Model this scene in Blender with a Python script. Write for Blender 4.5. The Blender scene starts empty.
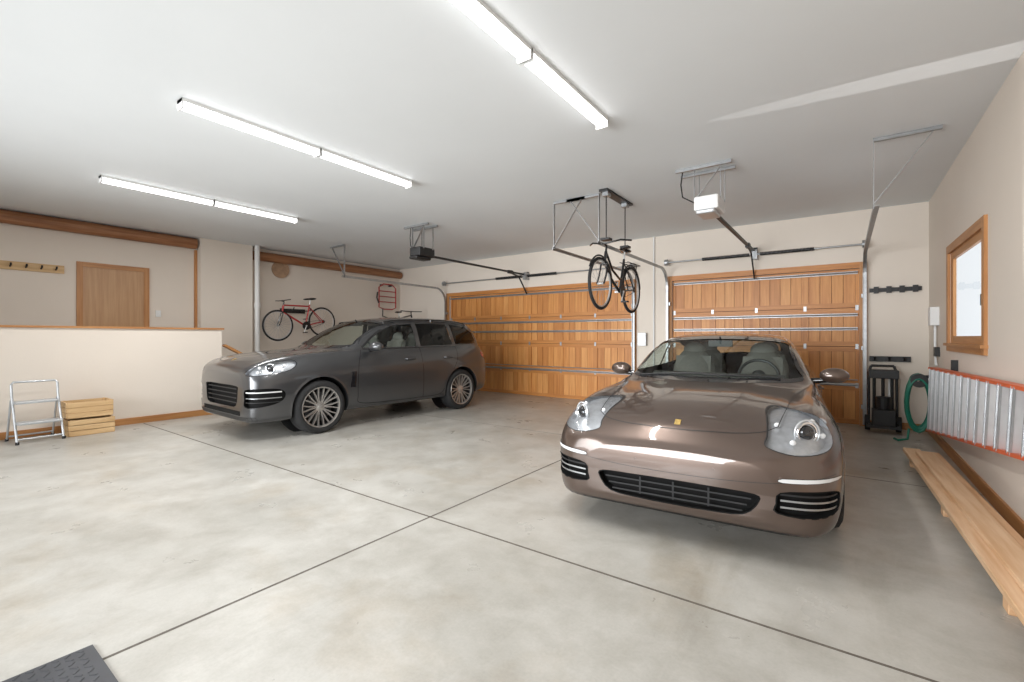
import bpy, bmesh, math, random
import numpy as np
from mathutils import Vector, Matrix
from mathutils.bvhtree import BVHTree
from mathutils.geometry import delaunay_2d_cdt
random.seed(4)
S=bpy.context.scene
try:
    S.view_settings.view_transform='Standard'; S.view_settings.look='None'
except Exception: pass
H=1.37
XL,XR,YB,YR,ZC=-10.5,1.0,8.9,-2.6,3.33

# ---------------- materials
def mat(name,col,rough=.5,metal=0,coat=0,var=0,vscale=5,stretch=(1,1,1),col2=None,bump=0,bscale=50,spec=.5,emis=0):
    m=bpy.data.materials.new(name); m.use_nodes=True
    nt=m.node_tree; N=nt.nodes; L=nt.links; b=N['Principled BSDF']
    c=(*col,1)
    b.inputs['Base Color'].default_value=c
    b.inputs['Roughness'].default_value=rough; b.inputs['Metallic'].default_value=metal
    b.inputs['Coat Weight'].default_value=coat; b.inputs['Coat Roughness'].default_value=.03
    b.inputs['Specular IOR Level'].default_value=spec
    tc=N.new('ShaderNodeTexCoord'); mp=N.new('ShaderNodeMapping')
    L.new(tc.outputs['Object'],mp.inputs['Vector']); mp.inputs['Scale'].default_value=stretch
    if col2 is None: col2=tuple(x*(1-var) for x in col)
    nz=N.new('ShaderNodeTexNoise'); nz.inputs['Scale'].default_value=vscale; nz.inputs['Detail'].default_value=6
    L.new(mp.outputs[0],nz.inputs['Vector'])
    cr=N.new('ShaderNodeValToRGB'); cr.color_ramp.elements[0].position=.35; cr.color_ramp.elements[1].position=.65
    cr.color_ramp.elements[0].color=(*col2,1); cr.color_ramp.elements[1].color=c
    L.new(nz.outputs['Fac'],cr.inputs['Fac']); L.new(cr.outputs['Color'],b.inputs['Base Color'])
    if bump>0:
        n2=N.new('ShaderNodeTexNoise'); n2.inputs['Scale'].default_value=bscale; n2.inputs['Detail'].default_value=4
        L.new(mp.outputs[0],n2.inputs['Vector'])
        bp=N.new('ShaderNodeBump'); bp.inputs['Strength'].default_value=bump; bp.inputs['Distance'].default_value=.01
        L.new(n2.outputs['Fac'],bp.inputs['Height']); L.new(bp.outputs[0],b.inputs['Normal'])
    if emis>0:
        b.inputs['Emission Color'].default_value=c; b.inputs['Emission Strength'].default_value=emis
    return m
def glassmat(name,tint,rough=0.0,ior=1.45):
    m=bpy.data.materials.new(name); m.use_nodes=True
    nt=m.node_tree; N=nt.nodes; L=nt.links; N.clear()
    o=N.new('ShaderNodeOutputMaterial'); t=N.new('ShaderNodeBsdfTransparent'); g=N.new('ShaderNodeBsdfGlossy')
    t.inputs['Color'].default_value=(*tint,1); g.inputs['Roughness'].default_value=rough
    # thin sheet: same reflectance from both sides of the pane
    ge=N.new('ShaderNodeNewGeometry'); mr=N.new('ShaderNodeMapRange'); mr.inputs['To Min'].default_value=ior; mr.inputs['To Max'].default_value=1/ior
    f=N.new('ShaderNodeFresnel'); L.new(ge.outputs['Backfacing'],mr.inputs['Value']); L.new(mr.outputs[0],f.inputs['IOR'])
    mx=N.new('ShaderNodeMixShader'); L.new(f.outputs[0],mx.inputs[0]); L.new(t.outputs[0],mx.inputs[1]); L.new(g.outputs[0],mx.inputs[2])
    L.new(mx.outputs[0],o.inputs['Surface'])
    return m
def wood(name,c1,c2,axis,rough=.45,scale=3,coat=0):
    st={'x':(.6,9,9),'y':(9,.6,9),'z':(9,9,.6)}[axis]
    return mat(name,c1,rough,col2=c2,vscale=scale,stretch=st,bump=.05,bscale=8,coat=coat)
M={}
M['wall']=mat('wall_paint',(.77,.69,.605),.75,var=.03,vscale=1.2,bump=.1,bscale=45)
M['ceil']=mat('ceiling_paint',(.77,.79,.80),.85,var=.03,vscale=1,bump=.05,bscale=30)
M['dark']=mat('black_plastic',(.015,.015,.016),.45,var=.3)
M['matte']=mat('black_grille_mesh',(.006,.006,.006),.8,var=.3,spec=.2)
M['slat']=mat('dark_grille_slat',(.022,.022,.023),.5,var=.2,spec=.3)
M['rub']=mat('rubber',(.02,.02,.021),.8,var=.3,vscale=20)
M['steel']=mat('galvanized_steel',(.42,.43,.44),.4,metal=.8,var=.15,vscale=18)
M['dsteel']=mat('brake_steel',(.08,.08,.085),.4,metal=.8,var=.15,vscale=18)
M['alu']=mat('aluminium',(.72,.73,.74),.35,metal=.7,var=.08,vscale=12)
M['chrome']=mat('chrome',(.85,.85,.87),.08,metal=1,var=.02)
M['white']=mat('white_plastic',(.80,.80,.79),.4,var=.03)
M['stool']=mat('painted_aluminium',(.55,.57,.59),.35,metal=.5,var=.08)
M['black']=mat('gloss_black',(.01,.01,.012),.12,coat=.6,var=.2)
M['red']=mat('red_paint',(.45,.02,.02),.3,coat=.5,var=.1)
M['orange']=mat('orange_fiberglass',(.72,.14,.05),.45,var=.15)
M['green']=mat('green_hose',(.02,.22,.15),.4,var=.2)
M['trimwood']=wood('oak_trim',(.50,.24,.085),(.38,.16,.05),'y')
M['trimwoodz']=wood('oak_trim_v',(.52,.25,.09),(.40,.17,.055),'z')
M['log']=wood('log_beam',(.38,.18,.085),(.25,.10,.04),'y')
M['doorwood']=wood('door_wood',(.52,.31,.16),(.45,.25,.12),'z')
M['gw1']=wood('garage_wood_1',(.66,.30,.088),(.54,.215,.055),'z')
M['gw2']=wood('garage_wood_2',(.56,.235,.065),(.45,.17,.04),'z')
M['gw3']=wood('garage_wood_3',(.71,.34,.11),(.59,.255,.075),'z')
M['gwx']=wood('garage_wood_rail',(.58,.25,.07),(.47,.18,.045),'x')
M['gap']=mat('board_gap',(.16,.06,.02),.8,var=.2)
M['lumber']=wood('lumber',(.78,.50,.29),(.64,.37,.19),'y',.6)
M['lumber2']=wood('lumber_pale',(.80,.56,.36),(.68,.42,.23),'y',.6)
M['crate']=wood('crate_wood',(.68,.47,.25),(.54,.34,.16),'y',.6)
M['slice']=mat('wood_slice',(.50,.32,.20),.6,var=.3,vscale=10)

def concrete():
    m=bpy.data.materials.new('concrete'); m.use_nodes=True
    nt=m.node_tree; N=nt.nodes; L=nt.links; b=N['Principled BSDF']
    tc=N.new('ShaderNodeTexCoord')
    def noise(s,d,r=.6,off=0,dist=.2,st=(1,1,1)):
        n=N.new('ShaderNodeTexNoise'); n.inputs['Scale'].default_value=s; n.inputs['Detail'].default_value=d; n.inputs['Roughness'].default_value=r
        n.inputs['Distortion'].default_value=dist
        mp=N.new('ShaderNodeMapping'); mp.inputs['Location'].default_value=(off,off*.7,0); mp.inputs['Scale'].default_value=st; L.new(tc.outputs['Object'],mp.inputs['Vector'])
        L.new(mp.outputs[0],n.inputs['Vector']); return n
    def ramp(n,p0,c0,p1,c1):
        r=N.new('ShaderNodeValToRGB'); r.color_ramp.elements[0].position=p0; r.color_ramp.elements[1].position=p1
        r.color_ramp.elements[0].color=(*c0,1); r.color_ramp.elements[1].color=(*c1,1); L.new(n.outputs['Fac'],r.inputs['Fac']); return r
    r1=ramp(noise(.7,10,.66),.34,(.385,.37,.335),.66,(.52,.505,.47))
    r2=ramp(noise(2.6,12,.7,3),.32,(.80,.785,.76),.58,(1,1,1))
    r3=ramp(noise(.9,6,.65,7),.53,(1,1,1),.72,(.84,.765,.67))
    r4=ramp(noise(70,2,.6,2,0),.3,(.93,.93,.93),.6,(1,1,1))
    r5=ramp(noise(1.2,8,.7,11,.2,(2.2,.35,1)),.57,(1,1,1),.74,(.80,.79,.77))
    def mul(a,bb,f=1):
        x=N.new('ShaderNodeMix'); x.data_type='RGBA'; x.blend_type='MULTIPLY'; x.inputs['Factor'].default_value=f
        L.new(a,x.inputs[6]); L.new(bb,x.inputs[7]); return x.outputs[2]
    c=mul(r1.outputs[0],r2.outputs[0],1); c=mul(c,r3.outputs[0],.8); c=mul(c,r4.outputs[0],.8); c=mul(c,r5.outputs[0],.7)
    L.new(c,b.inputs['Base Color'])
    rr=ramp(noise(2,6),.3,(.25,)*3,.7,(.42,)*3); L.new(rr.outputs[0],b.inputs['Roughness'])
    bp=N.new('ShaderNodeBump'); bp.inputs['Strength'].default_value=.02; L.new(noise(12,8).outputs['Fac'],bp.inputs['Height']); L.new(bp.outputs[0],b.inputs['Normal'])
    return m
M['conc']=concrete()

# ---------------- mesh builder
class MB:
    def __init__(s): s.v=[]; s.f=[]; s.m=[]; s.mats=[]
    def mi(s,k):
        if k not in s.mats: s.mats.append(k)
        return s.mats.index(k)
    def add(s,vs,fs,k):
        o=len(s.v); i=s.mi(k); s.v+= [tuple(v) for v in vs]
        for f in fs: s.f.append(tuple(o+a for a in f)); s.m.append(i)
    def box(s,c,d,k,R=None):
        hx,hy,hz=d[0]/2,d[1]/2,d[2]/2
        vs=[Vector((x*hx,y*hy,z*hz)) for x in(-1,1) for y in(-1,1) for z in(-1,1)]
        if R is not None: vs=[R@v for v in vs]
        c=Vector(c)
        s.add([v+c for v in vs],[(0,1,3,2),(4,6,7,5),(0,4,5,1),(2,3,7,6),(0,2,6,4),(1,5,7,3)],k)
    def b2(s,p,q,k): # box from min to max
        s.box([(a+b)/2 for a,b in zip(p,q)],[abs(b-a) for a,b in zip(p,q)],k)
    def bar(s,p,q,w,h,k,up=(0,0,1)):
        p,q=Vector(p),Vector(q); d=q-p; L=d.length; z=d.normalized(); up=Vector(up)
        if abs(z.dot(up))>.98: up=Vector((1,0,0))
        x=up.cross(z).normalized(); y=z.cross(x)
        R=Matrix((x,y,z)).transposed(); s.box((p+q)/2,(w,h,L),k,R)
    def tube(s,pts,r,k,n=10,cap=True,closed=False):
        pts=[Vector(p) for p in pts]; m=len(pts)
        rs=r if isinstance(r,(list,tuple)) else [r]*m
        prev=None; vs=[]
        for i,p in enumerate(pts):
            if closed: t=pts[(i+1)%m]-pts[i-1]
            else: t=pts[min(i+1,m-1)]-pts[max(i-1,0)]
            t.normalize()
            if prev is None:
                a=Vector((0,0,1)) if abs(t.z)<.9 else Vector((1,0,0)); u=t.cross(a).normalized()
            else:
                u=prev-t*prev.dot(t); u.normalize()
            prev=u; w=t.cross(u)
            for j in range(n):
                an=2*math.pi*j/n; vs.append(p+(u*math.cos(an)+w*math.sin(an))*rs[i])
        fs=[]
        for i in range(m if closed else m-1):
            a=i*n; b=((i+1)%m)*n
            for j in range(n): fs.append((a+j,a+(j+1)%n,b+(j+1)%n,b+j))
        if cap and not closed: fs.append(tuple(range(n))[::-1]); fs.append(tuple((m-1)*n+j for j in range(n)))
        s.add(vs,fs,k)
    def lathe(s,prof,c,k,n=32,axis='x',flip=1):
        c=Vector(c); vs=[]; fs=[]
        for j in range(n):
            a=2*math.pi*j/n
            for (x,r) in prof:
                x*=flip
                if axis=='x': v=Vector((x,r*math.cos(a),r*math.sin(a)))
                elif axis=='y': v=Vector((r*math.cos(a),x,r*math.sin(a)))
                else: v=Vector((r*math.cos(a),r*math.sin(a),x))
                vs.append(c+v)
        m=len(prof)
        for j in range(n):
            a=j*m; b=((j+1)%n)*m
            for i in range(m-1): fs.append((a+i,a+i+1,b+i+1,b+i))
        s.add(vs,fs,k)
    def ell(s,c,r,k,n=16,m=10,R=None):
        vs=[];fs=[]; c=Vector(c)
        for i in range(m+1):
            t=math.pi*i/m
            for j in range(n):
                a=2*math.pi*j/n
                v=Vector((r[0]*math.sin(t)*math.cos(a),r[1]*math.sin(t)*math.sin(a),r[2]*math.cos(t)))
                if R is not None: v=R@v
                vs.append(c+v)
        for i in range(m):
            for j in range(n): fs.append((i*n+j,i*n+(j+1)%n,(i+1)*n+(j+1)%n,(i+1)*n+j))
        s.add(vs,fs,k)
    def obj(s,name,parent=None,smooth=True,bevel=0,loc=None):
        me=bpy.data.meshes.new(name); me.from_pydata(s.v,[],s.f)
        for k in s.mats: me.materials.append(M[k])
        me.polygons.foreach_set('material_index',s.m)
        bm=bmesh.new(); bm.from_mesh(me); bmesh.ops.remove_doubles(bm,verts=bm.verts,dist=1e-6)
        bmesh.ops.recalc_face_normals(bm,faces=bm.faces); bm.to_mesh(me); bm.free()
        if smooth:
            me.polygons.foreach_set('use_smooth',[True]*len(me.polygons)); me.set_sharp_from_angle(angle=math.radians(38))
        o=bpy.data.objects.new(name,me); S.collection.objects.link(o)
        if parent: o.parent=parent
        if loc: o.location=loc
        if bevel:
            bv=o.modifiers.new('bevel','BEVEL'); bv.width=bevel; bv.segments=2; bv.limit_method='ANGLE'
        return o
def empty(name,loc=(0,0,0),rz=0):
    e=bpy.data.objects.new(name,None); S.collection.objects.link(e); e.location=loc; e.rotation_euler=(0,0,rz); e.empty_display_size=.1
    return e

# ---------------- room
T=.2
def simple(name,boxes,smooth=False,bevel=0):
    b=MB()
    for p,q,k in boxes: b.b2(p,q,k)
    return b.obj(name,smooth=smooth,bevel=bevel)
TR=.035
fl=simple('floor',[((XL-T,YR-T,-.15),(XR+TR,YB+T,0),'conc')])
simple('ceiling',[((XL-T,YR-T,ZC),(XR+TR,YB+T,ZC+.15),'ceil')])
M['joint']=mat('floor_joint',(.14,.12,.10),.8,var=.3,vscale=30)
j=MB()
j.b2((-2.558,YR,.0),(-2.542,YB-.3,.0012),'joint'); j.b2((-9.0,2.452,0),(XR-.0,2.468,.0012),'joint'); j.b2((-9.0,5.604,0),(XR,5.614,.0012),'joint')
jo=j.obj('joint_lines',parent=fl,smooth=False)
DY0,DY1,DZ0,DZ1=2.02,2.88,.55,2.58
simple('wall_left',[((XL-T,YR,0),(XL,YB,ZC),'wall')])
WY0,WY1,WZ0,WZ1=5.65,7.25,1.30,2.33
simple('wall_right',[((XR,YR,0),(XR+TR,YB,WZ0),'wall'),((XR,YR,WZ1),(XR+TR,YB,ZC),'wall'),((XR,YR,WZ0),(XR+TR,WY0,WZ1),'wall'),((XR,WY1,WZ0),(XR+TR,YB,WZ1),'wall')])
A0,A1,B0,B1,DH=-8.5,-3.45,-2.66,.2,2.44
simple('wall_back',[((XL-T,YB,DH),(XR+TR,YB+T,ZC),'wall'),((XL-T,YB,0),(A0,YB+T,DH),'wall'),((A1,YB,0),(B0,YB+T,DH),'wall'),((B1,YB,0),(XR+TR,YB+T,DH),'wall')])
simple('wall_rear',[((XL-T,YR-T,2.7),(XR+TR,YR,ZC),'wall'),((XL-T,YR-T,0),(-8.5,YR,2.7),'wall'),((-.5,YR-T,0),(XR+TR,YR,2.7),'wall')])
simple('wall_half_height',[((-9.2,YR,0),(-9.08,3.62,1.50),'wall')])
simple('trim_1',[((-9.23,YR,1.50),(-9.05,3.65,1.53),'trimwood')])
simple('baseboard_half_wall',[((-9.08,YR,0),(-9.06,3.64,.10),'trimwood')])
simple('stair_landing',[((XL+.01,-1.5,0),(-9.21,3.05,.52),'crate'),((XL+.01,3.05,0),(-9.21,3.33,.35),'crate'),((XL+.01,3.33,0),(-9.21,3.61,.18),'crate')])
hr=MB(); hr.bar((-9.14,3.68,1.22),(-9.14,4.1,.98),.12,.04,'trimwood'); hr.bar((-9.14,4.08,0),(-9.14,4.08,.97),.09,.09,'trimwoodz'); hr.obj('stair_handrail',smooth=False)
lb=MB()
lb.lathe([(YR,0),(YR,.105),(3.68,.105),(3.68,0)],(XL+.09,0,3.215),'log',24,'y')
lb.lathe([(4.75,0),(4.75,.10),(8.85,.10),(8.85,0)],(XL+.09,0,3.15),'log',24,'y')
lb.obj('log_beam')
simple('wall_chase',[((XL,3.72,0),(XL+.22,4.7,ZC),'wall')])
simple('trim_2',[((XL+.0,3.68,.0),(XL+.06,3.72,3.10),'trimwoodz')])
dp=MB(); dp.tube([(XL+.30,4.76,0),(XL+.30,4.76,ZC)],.05,'white',16); dp.lathe([(2.0,.05),(2.0,.06),(2.1,.06),(2.1,.05)],(XL+.30,4.76,0),'white',16,'z'); dp.obj('vent_pipe')
e=empty('door_1',(XL,0,0)); b=MB()
b.b2((.001,DY0+.01,DZ0),(.012,DY1-.01,DZ1-.01),'doorwood'); b.obj('leaf',e,False)
b=MB()
for y0,y1 in((DY0-.07,DY0+.01),(DY1-.01,DY1+.07)): b.b2((.001,y0,DZ0),(.03,y1,DZ1+.07),'trimwoodz')
b.b2((.001,DY0+.01,DZ1-.01),(.029,DY1-.01,DZ1+.07),'trimwood'); b.obj('casing',e,False)
b=MB(); b.ell((.04,DY0+.1,1.5),(.03,.03,.03),'steel'); b.obj('knob',e)
e=empty('window_1',(XR,0,0)); b=MB()
c=.09
for y0,y1 in((WY0-c,WY0),(WY1,WY1+c)): b.b2((-.025,y0,WZ0-c),(.0,y1,WZ1+c),'trimwoodz')
b.b2((-.025,WY0,WZ1),(0,WY1,WZ1+c),'trimwood'); b.b2((-.05,WY0-c-.02,WZ0-.03),(0,WY1+c+.02,WZ0),'trimwood'); b.b2((-.022,WY0,WZ0-c),(0,WY1,WZ0-.03),'trimwood')
for y0,y1 in((WY0,WY0+.14),(WY1-.14,WY1)): b.b2((.002,y0,WZ0),(.03,y1,WZ1),'trimwoodz')
b.b2((.002,WY0+.14,WZ0),(.03,WY1-.14,WZ0+.08),'trimwood'); b.b2((.002,WY0+.14,WZ1-.08),(.03,WY1-.14,WZ1),'trimwood')
b.b2((-.02,WY0+.04,WZ0+.35),(.002,WY0+.07,WZ0+.45),'dark')
b.obj('frame',e,False)
M['wglass']=glassmat('window_glass',(.97,.98,.98),ior=1.12)
b=MB(); b.add([(.017,WY0+.12,WZ0+.06),(.017,WY1-.12,WZ0+.06),(.017,WY1-.12,WZ1-.06),(.017,WY0+.12,WZ1-.06)],[(0,1,2,3)],'wglass'); b.obj('glass',e,False)
M['snow']=mat('outside_ground',(.80,.81,.82),.9,var=.12,vscale=1)
simple('ground_outside',[((XR+.8,-6,-.3),(14,26,-.05),'snow')])
simple('baseboard_right',[((XR-.02,YR,0),(XR,YB,.11),'trimwood')])
simple('baseboard_back',[((B1+.12,YB-.02,0),(XR-.02,YB,.10),'trimwood')])
simple('baseboard_left',[((XL,4.9,0),(XL+.02,YB,.10),'trimwood')])

# ---------------- garage doors
def gdoor(name,x0,x1,npan):
    e=empty(name,((x0+x1)/2,YB+.06,0)); W=x1-x0; b=MB(); sh=DH/4
    b.b2((-W/2,.05,0),(W/2,.07,DH),'gap')
    for s in range(4):
        z0=s*sh+.004; z1=(s+1)*sh-.004
        b.b2((-W/2,0,z0),(W/2,.05,z0+.075),'gwx'); b.b2((-W/2,0,z1-.075),(W/2,.05,z1),'gwx')
        pw=W/npan
        for i in range(npan+1):
            cx=-W/2+i*pw; a=max(cx-.05,-W/2); q=min(cx+.05,W/2)
            b.b2((a,.001,z0+.075),(q,.05,z1-.075),random.choice(['gw1','gw2']))
            if i<npan:
                n=max(3,round((pw-.1)/.14)); w=(pw-.1)/n
                for t in range(n): b.b2((cx+.05+t*w+.003,.02,z0+.075),(cx+.05+(t+1)*w-.003,.05,z1-.075),random.choice(['gw1','gw2','gw3','gw1']))
    b.obj('panels',e,False)
    b=MB()
    for z in (.62,1.50,1.72,2.38):
        b.tube([(-W/2+.02,-.03,z),(W/2-.02,-.03,z)],.013,'steel',8)
        b.b2((-W/2+.02,-.012,z-.022),(W/2-.02,-.002,z+.022),'steel')
    b.tube([(-W/2+.02,-.04,.70),(W/2-.02,-.04,.70)],.008,'steel',8)
    for s in range(1,4):
        for i in range(npan+1):
            cx=-W/2+i*W/npan; cx=min(max(cx,-W/2+.03),W/2-.03)
            b.b2((cx-.02,-.008,s*sh-.04),(cx+.02,-.001,s*sh+.04),'steel')
    b.obj('struts',e,False)
    b=MB()
    b.b2((-W/2-.09,-.085,0),(-W/2-.0,-.061,DH+.09),'trimwoodz'); b.b2((W/2,-.085,0),(W/2+.09,-.061,DH+.09),'trimwoodz')
    b.b2((-W/2,-.085,DH),(W/2,-.061,DH+.09),'gwx')
    b.obj('jamb',e,False)
    for sx in(-1,1):
        b=MB(); X=sx*(W/2+.04); R=.36; pts=[(X,-.16,.03),(X,-.16,2.28)]
        for i in range(1,9):
            a=i/8*math.pi/2; pts.append((X,-.16-R*(1-math.cos(a)),2.28+R*math.sin(a)))
        pts.append((X,-3.25,2.65))
        for p,q in zip(pts[:-1],pts[1:]):
            b.bar(p,q,.05,.006,'steel',up=(1,0,0))
            p2=Vector(p)+Vector((sx*.025,0,0)); q2=Vector(q)+Vector((sx*.025,0,0)); b.bar(p2,q2,.004,.04,'steel',up=(1,0,0))
        hy=-3.2
        b.bar((X,hy,2.63),(X,hy,ZC),.035,.006,'steel'); b.bar((X,hy,ZC-.02),(X+sx*.5,hy,ZC-.02),.04,.03,'steel')
        b.bar((X,hy,2.68),(X+sx*.45,hy,ZC-.02),.03,.006,'steel')
        for z in(.3,1.2,2.0): b.b2((X-.02,-.16,z-.03),(X+.03,-.062,z+.03),'steel')
        b.obj('track',e,False)
    b=MB(); b.tube([(-W/2-.1,-.2,2.78),(W/2+.1,-.2,2.78)],.014,'steel',10)
    for a in(-W/2-.06,W/2+.06): b.lathe([(-.03,.014),(-.03,.06),(.03,.06),(.03,.014)],(a,-.2,2.78),'steel',20)
    b.b2((-.04,-.22,2.70),(.04,-.07,2.86),'steel')
    for a,q in((-.85,-.08),(.08,.85)):
        n=40; pts=[]
        for i in range(n*10+1):
            an=2*math.pi*i/10; pts.append((a+(q-a)*i/(n*10),-.2+.024*math.cos(an),2.78+.024*math.sin(an)))
        b.tube(pts,.008,'dark',5)
    b.obj('torsion_spring',e)
    return e
gdoor('garage_door',A0,A1,6); gdoor('garage_door',B0,B1,4)
def opener(loc,z,white):
    e=empty('garage_door_opener',(loc,0,0)); k='white' if white else 'dark'; Y=5.6
    b=MB(); b.b2((-.13,Y-.18,z-.03),(.13,Y+.18,z+.13),k); b.b2((-.10,Y-.22,z-.08),(.10,Y+.12,z-.03),'stool' if white else 'dark'); b.obj('motor_unit',e,False,bevel=.02)
    b=MB(); b.b2((-.02,Y+.15,z+.0),(.02,YB-.02,z+.035),'dark'); b.b2((-.05,YB-.06,z-.04),(.05,YB,z+.08),'dark'); b.obj('rail',e,False)
    b=MB(); b.b2((-.03,YB-.75,z-.02),(.03,YB-.6,z+.05),'dark'); b.bar((0,YB-.68,z),(0,YB-.35,z-.05),.02,.03,'dark'); b.bar((0,YB-.35,z-.05),(0,YB-.02,2.38),.02,.03,'dark'); b.obj('arm',e,False)
    b=MB()
    for yy in(Y-.1,Y+.12):
        for sx in(-.14,.14): b.bar((sx,yy,z+.1),(sx,yy,ZC-.02),.03,.004,'steel')
        b.bar((-.35,yy,ZC-.02),(.25,yy,ZC-.02),.035,.035,'steel')
    b.bar((-.14,Y-.1,z+.1),(.14,Y-.1,ZC-.05),.03,.004,'steel')
    b.tube([(-.15,Y,z+.1),(-.3,Y,z+.2),(-.32,Y,z+.35),(-.3,Y,ZC)],.008,'dark',6); b.obj('hanger_straps',e,False)
opener(-6.0,2.80,False); opener(-1.25,2.83,True)

# ---------------- ceiling lights
M['lens']=mat('led_lens',(1,1,1),.5,emis=6)
def area(name,loc,rot,sx,sy,power,col=(1,1,1),parent=None,spread=180):
    l=bpy.data.lights.new(name,'AREA'); l.shape='RECTANGLE'; l.size=sx; l.size_y=sy; l.energy=power; l.color=col; l.spread=math.radians(spread)
    o=bpy.data.objects.new(name,l); S.collection.objects.link(o); o.location=loc; o.rotation_euler=rot; o.parent=parent; return o
for X,Y0 in((-1.76,1.36),(-4.43,1.45),(-7.31,1.57)):
    for k in(0,1):
        y0=Y0+k*1.235; e=empty('ceiling_light',(X,y0,ZC)); b=MB()
        b.b2((-.055,0,-.03),(.055,1.22,0),'white'); b.b2((-.056,0,-.085),(.056,.012,0),'white'); b.b2((-.056,1.208,-.085),(.056,1.22,0),'white'); b.obj('housing',e,False)
        b=MB(); n=10; vs=[]
        for yy in(.012,1.208):
            for i in range(n+1):
                a=math.pi*i/n; vs.append((.052*math.cos(a),yy,-.030-.05*math.sin(a)))
        b.add(vs,[(i,i+1,n+2+i,n+1+i) for i in range(n)],'lens'); b.obj('diffuser',e)
        area('led_lamp',(0,.61,-.084),(0,0,0),.07,1.17,28,(1,.99,.97),e)

# ---------------- car machinery
def pchip(Y,sub):
    n=len(Y); d=Y[1:]-Y[:-1]; m=np.zeros_like(Y)
    for i in range(1,n-1):
        a,b=d[i-1],d[i]; ok=(a*b)>0
        m[i]=np.where(ok,2*a*b/np.where(np.abs(a+b)<1e-12,1,a+b),0)
    m[0]=d[0]*1.0; m[-1]=d[-1]
    out=[]
    for i in range(n-1):
        for t in np.arange(sub[i])/sub[i]:
            h00=2*t**3-3*t**2+1;h10=t**3-2*t**2+t;h01=-2*t**3+3*t**2;h11=t**3-t**2
            out.append(h00*Y[i]+h10*m[i]+h01*Y[i+1]+h11*m[i+1])
    out.append(Y[-1]); return np.array(out)
def ringpts(r):
    y,W,zb,zsh,zf,wf,zg,wg,zt,wt,zc=r; h=zsh-zb
    mg=((wg+wt)/2+.012,(zg+zt)/2)
    return np.array([(0,zb),(.6*W,zb),(.93*W,zb+.0),(.985*W,zb+.12*h),(W,zb+.45*h),(W*1.0,zb+.75*h),(W*.985,zsh),(wf,zf),(wg,zg),mg,(wt,zt),(wt*.78,zt+(zc-zt)*.62),(wt*.42,zt+(zc-zt)*.93),(0,zc)])
def bspl(P,sub):
    P=np.vstack([[[-P[1][0],P[1][1]]],P,[[-P[-2][0],P[-2][1]]]]); out=[]
    n=len(P)-3
    for i in range(n):
        for t in np.arange(sub)/sub:
            b0=(1-t)**3/6;b1=(3*t**3-6*t**2+4)/6;b2=(-3*t**3+3*t**2+3*t+1)/6;b3=t**3/6
            out.append(b0*P[i]+b1*P[i+1]+b2*P[i+2]+b3*P[i+3])
    out.append((P[-3]+4*P[-2]+P[-1])/6); return np.array(out)
def pip(x,y,poly):
    c=False; n=len(poly); jx=n-1
    for i in range(n):
        xi,yi=poly[i];xj,yj=poly[jx]
        if (yi>y)!=(yj>y) and x<(xj-xi)*(y-yi)/(yj-yi)+xi: c=not c
        jx=i
    return c
def smoothpoly(P,k=4):
    n=len(P); out=[]
    for i in range(n):
        p0,p1,p2,p3=[np.array(P[(i+a)%n],float) for a in(-1,0,1,2)]
        for t in np.arange(k)/k:
            out.append(tuple(.5*((2*p1)+(-p0+p2)*t+(2*p0-5*p1+4*p2-p3)*t*t+(-p0+3*p1-3*p2+p3)*t**3)))
    return out
def smoothline(P,k=6):
    n=len(P); out=[]
    P=[np.array(p,float) for p in P]
    for i in range(n-1):
        p0,p1,p2,p3=P[max(i-1,0)],P[i],P[i+1],P[min(i+2,n-1)]
        for t in np.arange(k)/k:
            out.append(tuple(.5*((2*p1)+(-p0+p2)*t+(2*p0-5*p1+4*p2-p3)*t*t+(-p0+3*p1-3*p2+p3)*t**3)))
    out.append(tuple(P[-1])); return out
class Frame:
    def __init__(s,e1,e2,d,sel):
        s.e1,s.e2,s.d=Vector(e1),Vector(e2),Vector(d); s.sel=sel
    def uv(s,p): return (p.dot(s.e1),p.dot(s.e2))
    def org(s,u,v): return s.e1*u+s.e2*v-s.d*6
def frames(kind,sx=1,phi=0):
    if kind=='front': return Frame((1,0,0),(0,0,1),(0,1,0),lambda c:c.y<2.6)
    if kind=='back': 
        f=Frame((1,0,0),(0,0,1),(0,-1,0),lambda c:c.y>3.2); f.org=lambda u,v:Vector((u,9,v)); return f
    if kind=='top': return Frame((1,0,0),(0,1,0),(0,0,-1),lambda c:c.z>.5)
    if kind=='side': return Frame((0,1,0),(0,0,1),(-sx,0,0),lambda c:c.x*sx>.4)
    if kind=='obl':
        c,s_=math.cos(math.radians(phi)),math.sin(math.radians(phi))
        return Frame((sx*c,s_,0),(0,0,1),(-sx*s_,c,0),lambda q:q.x*sx>.2 and q.y<1.6)
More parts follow.
